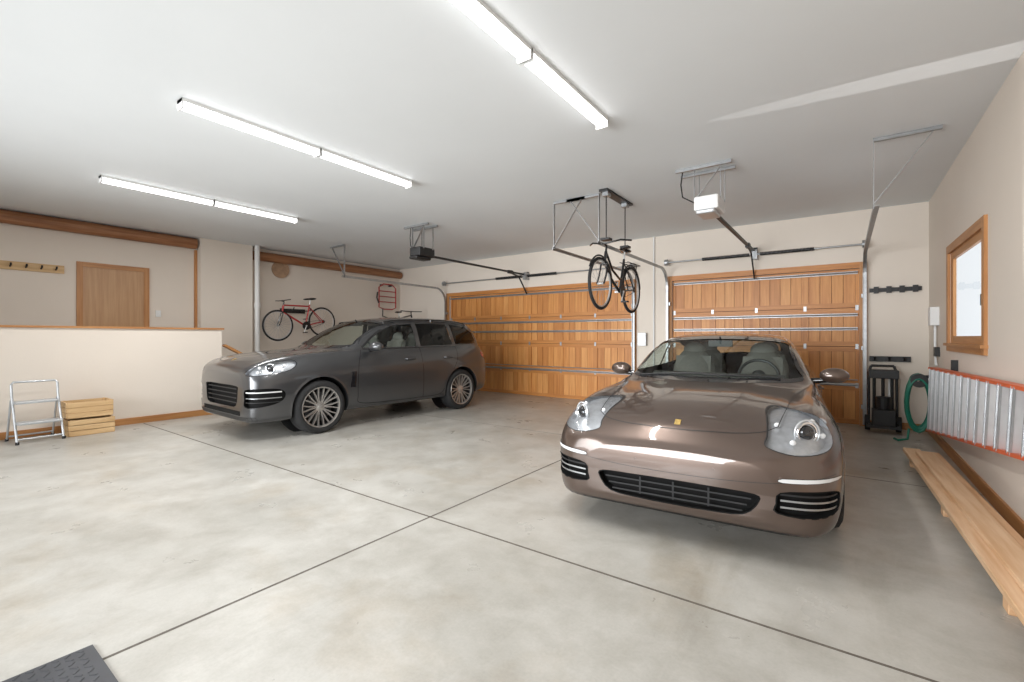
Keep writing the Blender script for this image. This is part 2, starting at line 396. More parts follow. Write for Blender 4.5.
class Car:
    def __init__(s,name,rows,loc,rz,paint):
        s.e=empty(name,loc,rz); s.paint=paint; s.mats=[paint]
        R=np.array(rows,float)
        sub=[max(2,int(math.ceil(np.linalg.norm(R[i+1][:2]-R[i][:2])/.03))) for i in range(len(R)-1)]
        RR=pchip(R,sub); V=[];F=[]
        rings=[bspl(ringpts(r),6) for r in RR]; m=len(rings[0]); nf=2*(m-1)
        for r,row in zip(rings,RR):
            for i in range(m): V.append((r[i][0],row[0],r[i][1]))
            for i in range(m-2,0,-1): V.append((-r[i][0],row[0],r[i][1]))
        for k in range(len(rings)-1):
            for i in range(nf): F.append((k*nf+i,k*nf+(i+1)%nf,(k+1)*nf+(i+1)%nf,(k+1)*nf+i))
        for base in(0,(len(rings)-1)*nf):
            for i in range(m-1):
                a=base+i;b_=base+i+1;c=base+(nf-i-1 if i+1<m-1 else m-1);d=base+((nf-i)%nf)
                f=[]; [f.append(q) for q in(a,b_,c,d) if q not in f]
                F.append(tuple(f))
        s.bvh=BVHTree.FromPolygons([Vector(v) for v in V],F)
        me=bpy.data.meshes.new('b'); me.from_pydata(V,[],F); s.bm=bmesh.new(); s.bm.from_mesh(me)
        bmesh.ops.recalc_face_normals(s.bm,faces=s.bm.faces)
        for f in s.bm.faces: f.smooth=True
    def mi(s,k):
        if k not in s.mats: s.mats.append(k)
        return s.mats.index(k)
    def cut(s,poly,fr):
        us=[p[0] for p in poly]; vs=[p[1] for p in poly]; B=(min(us),max(us),min(vs),max(vs))
        def bb(f):
            q=[fr.uv(v.co) for v in f.verts]; return (min(a[0] for a in q),max(a[0] for a in q),min(a[1] for a in q),max(a[1] for a in q))
        ov=lambda a,b:a[0]<=b[1] and a[1]>=b[0] and a[2]<=b[3] and a[3]>=b[2]
        cand={}
        for f in s.bm.faces:
            if fr.sel(f.calc_center_median()):
                q=bb(f)
                if ov(q,B): cand[f]=q
        n=len(poly)
        for i in range(n):
            a,b=poly[i],poly[(i+1)%n]
            e=(min(a[0],b[0])-1e-4,max(a[0],b[0])+1e-4,min(a[1],b[1])-1e-4,max(a[1],b[1])+1e-4)
            loc=[f for f,q in cand.items() if f.is_valid and ov(q,e)]
            if not loc: continue
            ed=set();ve=set()
            for f in loc: ed.update(f.edges); ve.update(f.verts)
            no=(fr.e1*(b[0]-a[0])+fr.e2*(b[1]-a[1])).cross(fr.d)
            if no.length<1e-9: continue
            r=bmesh.ops.bisect_plane(s.bm,geom=loc+list(ed)+list(ve),dist=1e-5,plane_co=fr.e1*a[0]+fr.e2*a[1],plane_no=no.normalized())
            for f in loc: cand.pop(f,None)
            for g in list(loc)+[g for g in r['geom'] if isinstance(g,bmesh.types.BMFace)]:
                if g.is_valid: cand[g]=bb(g)
        out=[]
        for f in cand:
            if f.is_valid:
                c=fr.uv(f.calc_center_median())
                if pip(c[0],c[1],poly): out.append(f)
        return out
    def delete(s,fs): bmesh.ops.delete(s.bm,geom=fs,context='FACES')
    def recess(s,fs,vec,kw,kb):
        st=set(fs); vec=Vector(vec); mp={}
        for f in fs:
            for v in f.verts:
                if v not in mp: mp[v]=s.bm.verts.new(v.co+vec)
        walls=[]
        for f in fs:
            for e in f.edges:
                if sum(1 for g in e.link_faces if g in st)==1: walls.append((e.verts[0],e.verts[1]))
        for f in fs:
            try: nf=s.bm.faces.new([mp[v] for v in f.verts]); nf.material_index=s.mi(kb); nf.smooth=True
            except Exception: pass
        for a,b in walls:
            try: nf=s.bm.faces.new([a,b,mp[b],mp[a]]); nf.material_index=s.mi(kw)
            except Exception: pass
        s.delete(fs)
    def finish(s):
        me=bpy.data.meshes.new('body'); s.bm.to_mesh(me)
        for k in s.mats: me.materials.append(M[k])
        me.set_sharp_from_angle(angle=math.radians(32))
        o=bpy.data.objects.new('body',me); S.collection.objects.link(o); o.parent=s.e
    def hit(s,fr,u,v):
        return s.bvh.ray_cast(fr.org(u,v),fr.d)
    def line(s,mb,pts,fr,w,k,off=.0015,closed=False):
        P=[np.array(p) for p in pts]; n=len(P)
        L=[]
        for i in range(n):
            if closed: t=P[(i+1)%n]-P[i-1]
            else: t=P[min(i+1,n-1)]-P[max(i-1,0)]
            t=t/(np.linalg.norm(t)+1e-9); nn=np.array([-t[1],t[0]])*w/2; pr=[]
            for q in(P[i]+nn,P[i]-nn):
                h=s.hit(fr,q[0],q[1])
                if h[0] is None: pr=None; break
                no=h[1] if h[1].dot(fr.d)<0 else -h[1]
                pr.append(h[0]+no*off)
            L.append(pr)
        for i in range(n if closed else n-1):
            a,b=L[i],L[(i+1)%n]
            if a and b and (a[0]-b[0]).length<.35: mb.add([a[0],a[1],b[1],b[0]],[(0,1,2,3)],k)
    def patch(s,mb,poly,fr,off,k,sp=.03,shift=(0,0,0)):
        us=[p[0] for p in poly]; vs=[p[1] for p in poly]
        pts=[Vector(p) for p in poly]; n=len(pts)
        u=min(us)
        while u<max(us):
            v=min(vs)
            while v<max(vs):
                if pip(u,v,poly) and min((Vector((u,v))-q).length for q in pts[:n])>sp*.3: pts.append(Vector((u,v)))
                v+=sp
            u+=sp
        r=delaunay_2d_cdt(pts,[(i,(i+1)%n) for i in range(n)],[],0,1e-6)
        V=[];ok=[]
        for p in r[0]:
            h=s.hit(fr,p.x,p.y)
            if h[0] is None: V.append(Vector((0,0,0))); ok.append(False)
            else:
                no=h[1] if h[1].dot(fr.d)<0 else -h[1]
                V.append(h[0]+no*off+Vector(shift)); ok.append(True)
        F=[]
        for f in r[2]:
            c=sum((r[0][i] for i in f),Vector((0,0)))/len(f)
            if pip(c.x,c.y,poly) and all(ok[i] for i in f): F.append(f)
        mb.add(V,F,k)
def arch(car,yc,zc,R,sx,lip=.03):
    fr=frames('side',sx); fr.sel=lambda c:c.x*sx>.52
    n=48; poly=[(yc+R*math.cos(2*math.pi*i/n),zc+R*math.sin(2*math.pi*i/n)) for i in range(n)]
    car.delete(car.cut(poly,fr))
    b=MB(); prev=None
    xin=.55*sx
    for i in range(61):
        a=-.5+i/60*(math.pi+1.0); u,v=yc+R*math.cos(a),zc+R*math.sin(a)
        h=car.hit(fr,u,v)
        if h[0] is None: prev=None; continue
        x=h[0].x; o=Vector((x+sx*.006,u,v)); u2,v2=yc+(R+lip)*math.cos(a),zc+(R+lip)*math.sin(a); h2=car.hit(fr,u2,v2)
        p2=h2[0]+Vector((sx*.0005,0,0)) if h2[0] is not None else Vector((x,u2,v2))
        cur=(p2,o,Vector((x-sx*.035,u,v)),Vector((xin,u,v)))
        if prev:
            for k in range(3): b.add([prev[k],prev[k+1],cur[k+1],cur[k]],[(0,1,2,3)],car.paint if k<2 else 'dark')
        prev=cur
    b.lathe([(xin,0.001),(xin,R)],(0,yc,zc),'dark',40)
    b.obj('wheel_arch',car.e)
def wheel(car,c,R,rr,w,sx,nsp,kr,kd,double=True):
    b=MB()
    b.lathe([(-w/2,rr),(-w/2-.0,R-.05),(-w/2+.02,R-.012),(-w/2+.045,R),(w/2-.045,R),(w/2-.02,R-.012),(w/2,R-.05),(w/2-.003,rr+.02),(w/2-.012,rr)],c,'rub',56,'x',sx); b.obj('tire',car.e)
    b=MB()
    b.lathe([(-w/2,rr),(-w/2+.01,rr-.02),(-.02,rr-.03),(w/2-.04,rr-.02)],c,'dark',56,'x',sx)
    b.lathe([(w/2-.04,rr-.02),(w/2-.02,rr-.014),(w/2-.008,rr-.012),(w/2-.004,rr),(w/2-.012,rr+.004)],c,kr,56,'x',sx)
    b.lathe([(w/2-.07,.0),(w/2-.07+.03,.0),(w/2-.04,.028),(w/2-.045,.032),(w/2-.05,.065),(w/2-.09,.075)],c,kr,28,'x',sx)
    cv=Vector(c)
    for i in range(nsp):
        a=2*math.pi*i/nsp
        for da in((-.5,.5) if double else (0,)):
            a0=a+da*.10*2; a1=a+da*(2*math.pi/nsp)*.52
            hw0,hw1=.009,.007 if double else .02
            r0,r1=.05,rr-.008
            def P(an,r,x,off): 
                t=Vector((0,-math.sin(an),math.cos(an))); return cv+Vector((sx*x,r*math.cos(an),r*math.sin(an)))+t*off
            xs=[(w/2-.055,w/2-.09),(w/2-.03,w/2-.07),(w/2-.012,w/2-.05)]
            st=[(a0,r0),((a0*.75+a1*.25),r0*.45+r1*.55),(a1,r1)]
            vs=[]
            for (an,r),(xo,xi) in zip(st,xs):
                hw=hw0+(hw1-hw0)*(r-r0)/(r1-r0)
                vs+=[P(an,r,xo,-hw),P(an,r,xo,hw),P(an,r,xi,hw),P(an,r,xi,-hw)]
            fs=[(0,1,2,3),(8,11,10,9)]
            for q in(0,4):
                for z in range(4): fs.append((q+z,q+4+z,q+4+(z+1)%4,q+(z+1)%4))
            b.add(vs,fs,kr)
    b.obj('rim',car.e)
    b=MB(); b.lathe([(.0,.02),(.0,rr*.72),(.03,rr*.72),(.03,.02)],c,'dsteel',40,'x',sx); b.lathe([(-.04,.0),(-.04,rr-.03)],c,'dark',40,'x',sx)
    b.box(cv+Vector((sx*.03,rr*.5,.05)),(.07,.08,.2),'dark'); b.obj('brake',car.e,False)

def paint(name,c,flake):
    return mat(name,c,.30,metal=.6,coat=1,var=.06,vscale=400)
M['pbrown']=paint('brown_metallic_paint',(.108,.075,.060),0)
M['pgray']=paint('gray_metallic_paint',(.070,.071,.075),0)
M['cglass']=glassmat('car_glass',(.80,.86,.83))
M['pglass']=glassmat('privacy_glass',(.06,.065,.07))
M['lglass']=glassmat('headlight_lens',(.95,.96,.97))
M['refl']=mat('headlight_reflector',(.50,.51,.53),.3,metal=.6,var=.2,vscale=20)
M['drl']=mat('drl_white',(.62,.62,.62),.3,var=.02)
M['ledw']=mat('led_white',(.9,.9,.9),.3,var=.02)
M['leather']=mat('tan_leather',(.20,.185,.165),.6,var=.15,vscale=30)
M['ldark']=mat('dark_leather',(.05,.048,.046),.6,var=.2,vscale=30)
M['gold']=mat('badge_gold',(.42,.28,.08),.3,metal=.6,var=.5,vscale=60)
M['redlens']=mat('tail_lens',(.35,.01,.01),.15,coat=1,var=.1)
M['wheelg']=mat('wheel_silver',(.50,.51,.52),.25,metal=.8,var=.05)
M['wheelk']=mat('wheel_twotone',(.46,.44,.42),.3,metal=.7,var=.15,vscale=12)

def interior(car,belt,roof,wy,hw):
    b=MB()
    b.b2((-hw,wy+.05,.35),(hw,wy+2.5,.45),'ldark')
    b.tube([(-hw*.9,wy+.30,belt-.10),(hw*.9,wy+.30,belt-.10)],.13,'ldark',12)
    b.b2((-hw,wy-.1,belt-.12),(hw,wy+.4,belt-.04),'ldark')
    b.obj('dashboard',car.e)
    b=MB()
    for sx in(-.37,.37):
        for y,zz in((wy+1.05,0),(wy+2.0,0)):
            R=Matrix.Rotation(math.radians(-12),3,'X')
            b.ell((sx,y-.15,.58),(.26,.30,.11),'leather')
            b.box((sx,y+.12,belt-.10),(.40,.10,.52),'leather',R)
            b.ell((sx,y+.14,belt-.08),(.25,.10,.36),'leather',R=R)
            b.ell((sx,y+.20,belt+.24),(.13,.06,.09),'leather',R=R)
            for q in(-.05,.05): b.tube([(sx+q,y+.18,belt+.12),(sx+q,y+.2,belt+.22)],.007,'steel',6)
    b.obj('seats',car.e)
    b=MB(); R=Matrix.Rotation(math.radians(-25),3,'X'); c0=Vector((.37,wy+.52,belt-.01))
    b.tube([c0+R@Vector((.18*math.cos(t*math.pi/14),0,.18*math.sin(t*math.pi/14))) for t in range(28)],.016,'dark',8,closed=True)
    b.ell(c0,(.07,.03,.07),'dark',R=R)
    for a in(0,math.pi,-math.pi/2): b.bar(c0,c0+R@Vector((.17*math.cos(a),0,.17*math.sin(a))),.03,.015,'dark')
    b.tube([c0,c0+Vector((0,-.3,-.08))],.03,'dark'); b.obj('steering_wheel',car.e)
    b=MB(); b.box((0,wy+.66,roof-.10),(.24,.03,.07),'dark'); b.tube([(0,wy+.66,roof-.07),(0,wy+.62,roof-.03)],.01,'dark'); b.obj('rearview_mirror',car.e,False,bevel=.01)
def mirror(car,x,y,z,s=1):
    for sx in(-1,1):
        b=MB(); R=Matrix.Rotation(math.radians(sx*8),3,'Z')
        b.ell((sx*x,y,z),(.125*s,.085*s,.075*s),car.paint,24,16,R=R)
        b.ell((sx*x,y+.03,z),(.118*s,.06*s,.068*s),'black',24,16,R=R)
        b.tube([(sx*(x-.2),y+.03,z-.06),(sx*(x-.1),y+.02,z-.05),(sx*(x-.03),y+.01,z-.03)],[.03,.025,.03],'black',10)
        b.obj('side_mirror',car.e)
def rearglass(car,g,poly):
    fr=frames('back'); poly=smoothpoly(poly,3)
    fs=car.cut(poly,fr); car.delete(fs); car.patch(g,poly,fr,-.003,'cglass',.05); car.line(g,poly,fr,.04,'black',.002,closed=True)

# ---------- brown sports sedan
rowsP=[
(0.00,.60,.25,.50,.585,.50,.60,.40,.61,.22,.615),
(0.03,.75,.20,.55,.65,.64,.655,.50,.665,.28,.67),
(0.10,.855,.170,.60,.715,.73,.715,.56,.73,.31,.74),
(0.22,.92,.175,.65,.79,.78,.77,.60,.787,.34,.80),
(0.42,.955,.20,.70,.878,.80,.825,.63,.84,.37,.858),
(0.70,.970,.21,.74,.928,.81,.868,.66,.885,.39,.903),
(1.00,.972,.20,.76,.945,.81,.897,.68,.917,.40,.935),
(1.35,.960,.19,.765,.950,.82,.920,.73,.948,.45,.965),
(1.52,.952,.19,.77,.952,.83,.94,.79,.962,.68,.988),
(1.80,.948,.19,.775,.957,.84,.968,.815,1.07,.73,1.13),
(2.10,.946,.19,.78,.962,.84,.983,.815,1.23,.70,1.285),
(2.45,.946,.19,.78,.967,.84,.993,.81,1.33,.66,1.385),
(2.90,.948,.19,.785,.97,.84,1.0,.80,1.36,.64,1.42),
(3.40,.958,.19,.79,.98,.84,1.008,.79,1.335,.62,1.405),
(3.85,.967,.19,.80,.99,.85,1.02,.76,1.25,.58,1.335),
(4.30,.957,.20,.80,1.0,.83,1.03,.70,1.14,.53,1.20),
(4.70,.92,.25,.77,.97,.77,.99,.62,1.03,.42,1.05),
(4.93,.82,.32,.70,.88,.67,.90,.54,.92,.34,.93),
(5.01,.62,.42,.62,.76,.5,.78,.4,.79,.25,.80)]
car=Car('sports_sedan',rowsP,(-.92,3.08,0),math.radians(4),'pbrown')
F=frames('front'); TP=frames('top')
ws=smoothpoly([(-.74,.995),(-.40,.98),(0,.975),(.40,.98),(.74,.995),(.705,1.10),(.655,1.23),(.615,1.32),(.3,1.355),(0,1.364),(-.3,1.355),(-.615,1.32),(-.655,1.23),(-.705,1.10)],3)
fs=car.cut(ws,F); car.delete(fs)
g=MB(); car.patch(g,ws,F,-.003,'cglass',.05)
car.line(g,ws,F,.03,'black',.002,closed=True)
rearglass(car,g,[(-.46,1.11),(0,1.13),(.46,1.11),(.52,1.28),(.3,1.325),(0,1.335),(-.3,1.325),(-.52,1.28)])
for sx in(-1,1):
    fr=frames('side',sx)
    for pi,poly in enumerate(([(1.85,1.012),(2.08,1.13),(2.30,1.235),(2.55,1.293),(2.84,1.31),(2.88,1.018),(2.4,1.012)],[(2.94,1.02),(2.91,1.31),(3.3,1.295),(3.65,1.235),(3.95,1.14),(4.05,1.085),(3.9,1.06),(3.4,1.03)])):
        fs=car.cut(poly,fr); car.delete(fs); car.patch(g,poly,fr,-.003,'cglass',.06)
        car.line(g,poly+[poly[0]],fr,.025,'black',.002)
g.obj('windows',car.e)
grille=smoothpoly([(-.48,.415),(-.25,.42),(0,.422),(.25,.42),(.48,.415),(.505,.375),(.42,.285),(.2,.267),(0,.265),(-.2,.267),(-.42,.285),(-.505,.375)],3)
fs=car.cut(grille,F); car.recess(fs,(0,.07,0),'matte','matte')
d=MB()
for z in(.30,.34,.38):
    wv=.41+(z-.29)*.6
    car.line(d,[(x,z) for x in np.linspace(-wv,wv,30)],F,.010,'slat',-.012)
for x in(-.22,0,.22): car.line(d,[(x,.285),(x,.33),(x,.405)],F,.012,'slat',-.02)
car.line(d,grille,F,.008,'matte',.002,closed=True)
for sx in(-1,1):
    O=frames('obl',sx,35)
    intake=smoothpoly([(.495,.325),(.49,.38),(.51,.445),(.67,.465),(.83,.46),(.885,.42),(.86,.345),(.68,.31)],3)
    fs=car.cut(intake,O); car.recess(fs,(-sx*.04,.06,0),'matte','matte')
    for z in(.36,.40,.435): car.line(d,[(u,z) for u in np.linspace(.51,.87,16)],O,.011,'steel' if z<.42 else 'slat',-.008)
    car.line(d,intake,O,.007,'matte',.002,closed=True)
    drl=smoothpoly([(.52,.508),(.52,.528),(.68,.537),(.86,.542),(.89,.53),(.70,.517)],3)
    car.patch(d,drl,O,.006,'drl',.03); car.line(d,drl,O,.005,'dark',.004,closed=True)
    hl=smoothpoly([(.485,.695),(.53,.745),(.62,.805),(.74,.855),(.87,.872),(.95,.84),(.965,.775),(.905,.71),(.78,.675),(.60,.662)],4)
    fs=car.cut(hl,O); car.recess(fs,(-sx*.06*.57,.06,-.01),'refl','refl')
    lens=MB(); car.patch(lens,hl,O,.001,'lglass',.03); car.line(lens,hl,O,.005,'dark',.0015,closed=True); lens.obj('headlight_lens',car.e)
    pr=MB()
    def at(u,v,dep):
        h=car.hit(O,u,v); return h[0]+O.d*dep
    dd=O.d
    Q=Matrix((O.e1,-dd,O.e2)).transposed()
    c0=at(.775,.768,.055)
    pr.ell(c0,(.050,.035,.050),'black',24,14,R=Q)
    for rad,tk,kk in((.062,.008,'chrome'),(.080,.006,'stool')):
        pr.tube([c0+Q@Vector((rad*math.cos(t),.012,rad*math.sin(t))) for t in np.linspace(0,2*math.pi,33)[:-1]],tk,kk,8,closed=True)
    for (u,v) in((.665,.795),(.65,.72),(.885,.82),(.89,.745)):
        q=at(u,v,.045); pr.ell(q,(.020,.012,.016),'ledw',16,10,R=Q)
    pr.obj('headlight_projector',car.e)
car.line(d,smoothline([(-.60,.27),(-.50,.18),(-.3,.125),(0,.105),(.3,.125),(.50,.18),(.60,.27)]),TP,.006,'dark')
for sx in(-1,1):
    car.line(d,smoothline([(sx*.60,.27),(sx*.64,.6),(sx*.68,1.0),(sx*.75,1.38),(sx*.79,1.5)]),TP,.006,'dark')
    fr=frames('side',sx)
    car.line(d,smoothline([(1.78,.98),(1.62,.75),(1.60,.4),(1.72,.25),(2.4,.22),(2.86,.22)]),fr,.006,'dark')
    car.line(d,smoothline([(2.90,1.0),(2.88,.6),(2.9,.25)]),fr,.006,'dark')
    car.line(d,smoothline([(2.9,.22),(3.3,.25),(3.6,.6),(3.85,.8),(3.95,1.05)]),fr,.006,'dark')
    for y in(2.66,3.62):
        h=car.hit(fr,y,.84); p=h[0]+Vector((sx*.03,0,0))
        d.tube([p+Vector((-sx*.035,-.1,0)),p+Vector((0,-.09,0)),p+Vector((0,.09,0)),p+Vector((-sx*.035,.1,0))],.011,'pbrown',10)
    for x,z in((.25,.53),(.62,.53)):
        h=car.hit(F,sx*x,z); d.lathe([(-.002,0),(-.002,.010),(.001,.010),(.001,.0)],h[0],'pbrown',14,'y')
car.line(d,smoothline([(-.84,.20),(-.5,.190),(0,.188),(.5,.190),(.84,.20)]),F,.02,'dark')
car.line(d,smoothline([(-.90,.56),(-.6,.50),(-.3,.475),(0,.47),(.3,.475),(.6,.50),(.90,.56)],8),F,.003,'dark')
d.obj('trim_details',car.e)
b=MB(); h=car.hit(TP,0,.17)
b.box(h[0]+Vector((0,-.001,.002)),(.042,.055,.006),'gold',Matrix.Rotation(math.radians(32),3,'X')); b.obj('badge',car.e,False,bevel=.012)
b=MB()
for (x0,x1) in((-.05,.58),(-.66,-.02)):
    pts=[]
    for t in np.linspace(0,1,12):
        x=x0+(x1-x0)*t; h=car.hit(TP,x,1.56+.02*t); pts.append(h[0]+Vector((0,0,.012)))
    b.tube(pts,.008,'dark',6)
b.obj('wipers',car.e)
for sx in(-1,1):
    for yc in(.93,3.85):
        arch(car,yc,.345,.375,sx,.022); wheel(car,(sx*.838,yc,.342),.342,.258,.27,sx,5,'wheelg','dark',True)
mirror(car,.99,1.93,1.02,.92)
interior(car,.98,1.40,1.6,.68)
car.finish()

# ---------- gray suv
rowsC=[
(0.00,.70,.34,.74,.87,.62,.89,.50,.90,.27,.905),
(0.03,.84,.27,.79,.94,.75,.95,.59,.96,.33,.97),
(0.10,.91,.235,.83,1.00,.81,1.00,.64,1.015,.36,1.025),
(0.25,.958,.23,.88,1.07,.835,1.055,.67,1.07,.38,1.08),
(0.50,.98,.24,.91,1.12,.845,1.095,.70,1.11,.40,1.125),
(0.90,.99,.25,.93,1.155,.85,1.135,.72,1.155,.42,1.17),
(1.22,.98,.25,.935,1.165,.855,1.16,.76,1.18,.45,1.20),
(1.38,.973,.25,.935,1.165,.86,1.165,.80,1.19,.69,1.225),
(1.66,.968,.25,.935,1.165,.865,1.17,.83,1.33,.745,1.39),
(1.96,.967,.25,.935,1.165,.865,1.17,.83,1.50,.725,1.575),
(2.28,.967,.25,.935,1.165,.865,1.17,.83,1.605,.71,1.685),
(2.80,.968,.25,.94,1.165,.865,1.17,.83,1.65,.70,1.735),
(3.40,.980,.25,.945,1.17,.87,1.175,.83,1.66,.70,1.745),
(3.90,.99,.25,.95,1.18,.87,1.19,.82,1.645,.69,1.735),
(4.22,.98,.27,.95,1.18,.86,1.20,.80,1.60,.67,1.705),
(4.40,.955,.30,.94,1.16,.84,1.19,.78,1.49,.66,1.62),
(4.53,.90,.35,.91,1.09,.79,1.13,.72,1.23,.60,1.29),
(4.60,.80,.42,.83,.99,.68,1.02,.60,1.06,.42,1.08),
(4.63,.70,.48,.78,.93,.60,.95,.52,.97,.36,.98)]
car=Car('suv_car',rowsC,(-6.99,2.78,0),math.radians(-2),'pgray')
ws=smoothpoly([(-.745,1.235),(-.40,1.22),(0,1.21),(.40,1.22),(.745,1.235),(.715,1.35),(.685,1.49),(.65,1.605),(.3,1.65),(0,1.66),(-.3,1.65),(-.65,1.605),(-.685,1.49),(-.715,1.35)],3)
fs=car.cut(ws,F); car.delete(fs)
g=MB(); car.patch(g,ws,F,-.003,'cglass',.05); car.line(g,ws,F,.04,'black',.002,closed=True)
rearglass(car,g,[(-.58,1.29),(0,1.30),(.58,1.29),(.60,1.52),(.3,1.58),(0,1.59),(-.3,1.58),(-.60,1.52)])
for sx in(-1,1):
    fr=frames('side',sx)
    for pi,poly in enumerate(([(1.68,1.205),(1.88,1.36),(2.06,1.47),(2.30,1.56),(2.74,1.605),(2.78,1.21),(2.3,1.205)],[(2.87,1.21),(2.84,1.61),(3.3,1.618),(3.58,1.613),(3.66,1.225)],[(3.74,1.23),(3.67,1.608),(3.95,1.595),(4.12,1.565),(4.29,1.46),(4.33,1.30),(4.2,1.245)])):
        fs=car.cut(poly,fr); car.delete(fs); car.patch(g,poly,fr,-.003,'cglass' if pi==0 else 'pglass',.06)
        car.line(g,poly+[poly[0]],fr,.03,'black',.002)
g.obj('windows',car.e)
d=MB()
grille=smoothpoly([(-.50,.72),(0,.725),(.50,.72),(.54,.66),(.48,.46),(.2,.44),(-.2,.44),(-.48,.46),(-.54,.66)],3)
fs=car.cut(grille,F); car.recess(fs,(0,.07,0),'matte','matte')
for z in(.50,.56,.62,.68): car.line(d,[(x,z) for x in np.linspace(-.48,.48,30)],F,.016,'slat',-.008)
car.line(d,[(x,.37) for x in np.linspace(-.62,.62,30)],F,.06,'matte',.003)
for sx in(-1,1):
    O=frames('obl',sx,35)
    intake=smoothpoly([(.61,.46),(.60,.56),(.61,.68),(.82,.70),(.99,.685),(1.04,.61),(.99,.51),(.82,.46)],3)
    fs=car.cut(intake,O); car.recess(fs,(-sx*.04,.06,0),'matte','matte')
    for z in(.52,.575): car.line(d,[(u,z) for u in np.linspace(.62,1.01,16)],O,.012,'slat' if z<.54 else 'steel',-.006)
    car.line(d,[(u,.65) for u in np.linspace(.62,1.01,16)],O,.016,'drl',-.004)
    hl=smoothpoly([(.60,.89),(.64,.94),(.74,.995),(.90,1.035),(1.03,1.055),(1.09,1.01),(1.07,.94),(.98,.895),(.82,.87),(.67,.865)],4)
    fs=car.cut(hl,O); car.recess(fs,(-sx*.05*.57,.05,-.01),'refl','refl')
    lens=MB(); car.patch(lens,hl,O,.001,'lglass',.03); car.line(lens,hl,O,.008,'black',.0015,closed=True); lens.obj('headlight_lens',car.e)
    pr=MB(); Q=Matrix((O.e1,-O.d,O.e2)).transposed()
    def at(u,v,dep):
        h=car.hit(O,u,v); return h[0]+O.d*dep
    c0=at(.87,.955,.04); pr.ell(c0,(.05,.04,.05),'black',24,14,R=Q)
    pr.tube([c0+Q@Vector((.06*math.cos(t),.012,.06*math.sin(t))) for t in np.linspace(0,2*math.pi,29)[:-1]],.009,'chrome',8,closed=True)
    for (u,v) in((.76,.965),(.76,.905),(.98,.99),(.98,.925)): pr.ell(at(u,v,.025),(.022,.015,.02),'ledw',16,10,R=Q)
    pr.obj('headlight_projector',car.e)
    fr=frames('side',sx)
    car.line(d,smoothline([(1.64,1.17),(1.54,.9),(1.52,.5),(1.60,.36),(2.3,.33),(2.82,.33)]),fr,.008,'matte')
    car.line(d,smoothline([(2.82,1.19),(2.82,.7),(2.82,.33)]),fr,.008,'matte')
    car.line(d,smoothline([(2.82,.33),(3.22,.35),(3.38,.55),(3.56,.80),(3.68,1.0),(3.70,1.19)]),fr,.008,'matte')
    car.line(d,[(y,.29) for y in np.linspace(1.35,3.38,40)],fr,.075,'dark',.004)
    car.line(d,[(y,.275) for y in np.linspace(.03,.50,20)],fr,.05,'dark',.004)
    car.line(d,smoothline([(1.68,1.182),(2.3,1.183),(3.0,1.19),(3.66,1.205),(4.32,1.262)]),fr,.014,'black',.004)
    vt=[(1.39,.62),(1.42,.85),(1.50,.85),(1.48,.62)]; car.patch(d,vt,fr,.003,'black',.03)
    tl=smoothpoly([(4.36,1.02),(4.40,1.08),(4.49,1.06),(4.55,1.0),(4.53,.95),(4.43,.96)],3); car.patch(d,tl,fr,.004,'redlens',.03)
    for y in(2.56,3.44):
        h=car.hit(fr,y,1.0); p=h[0]+Vector((sx*.03,0,0))
        d.tube([p+Vector((-sx*.035,-.1,0)),p+Vector((0,-.09,0)),p+Vector((0,.09,0)),p+Vector((-sx*.035,.1,0))],.012,'pgray',10)
    pts=[]
    for y in np.linspace(2.2,4.15,14):
        h=car.hit(TP,sx*.66,y); pts.append(h[0]+Vector((0,0,.03)))
    d.tube(pts,.014,'black',8)
    for q in(pts[0],pts[7],pts[-1]): d.tube([q,q-Vector((0,0,.05))],.012,'black',8)
    car.line(d,smoothline([(sx*.66,.26),(sx*.70,.6),(sx*.74,.95),(sx*.79,1.28)]),TP,.007,'dark')
car.line(d,smoothline([(-.66,.26),(-.45,.15),(0,.09),(.45,.15),(.66,.26)]),TP,.007,'dark')
car.line(d,smoothline([(-.88,.31),(-.5,.30),(0,.30),(.5,.30),(.88,.31)]),F,.05,'dark',.004)
d.obj('trim_details',car.e)
b=MB(); h=car.hit(TP,0,.16); b.box(h[0]+Vector((0,-.001,.002)),(.05,.065,.006),'gold',Matrix.Rotation(math.radians(30),3,'X')); b.obj('badge',car.e,False,bevel=.012)
for sx in(-1,1):
    for yc in(.93,3.76):
        arch(car,yc,.385,.425,sx,.03); wheel(car,(sx*.845,yc,.378),.378,.285,.27,sx,10,'wheelk','dark',True)
mirror(car,1.05,1.78,1.22,1.05)
interior(car,1.13,1.70,1.48,.70)
car.finish()

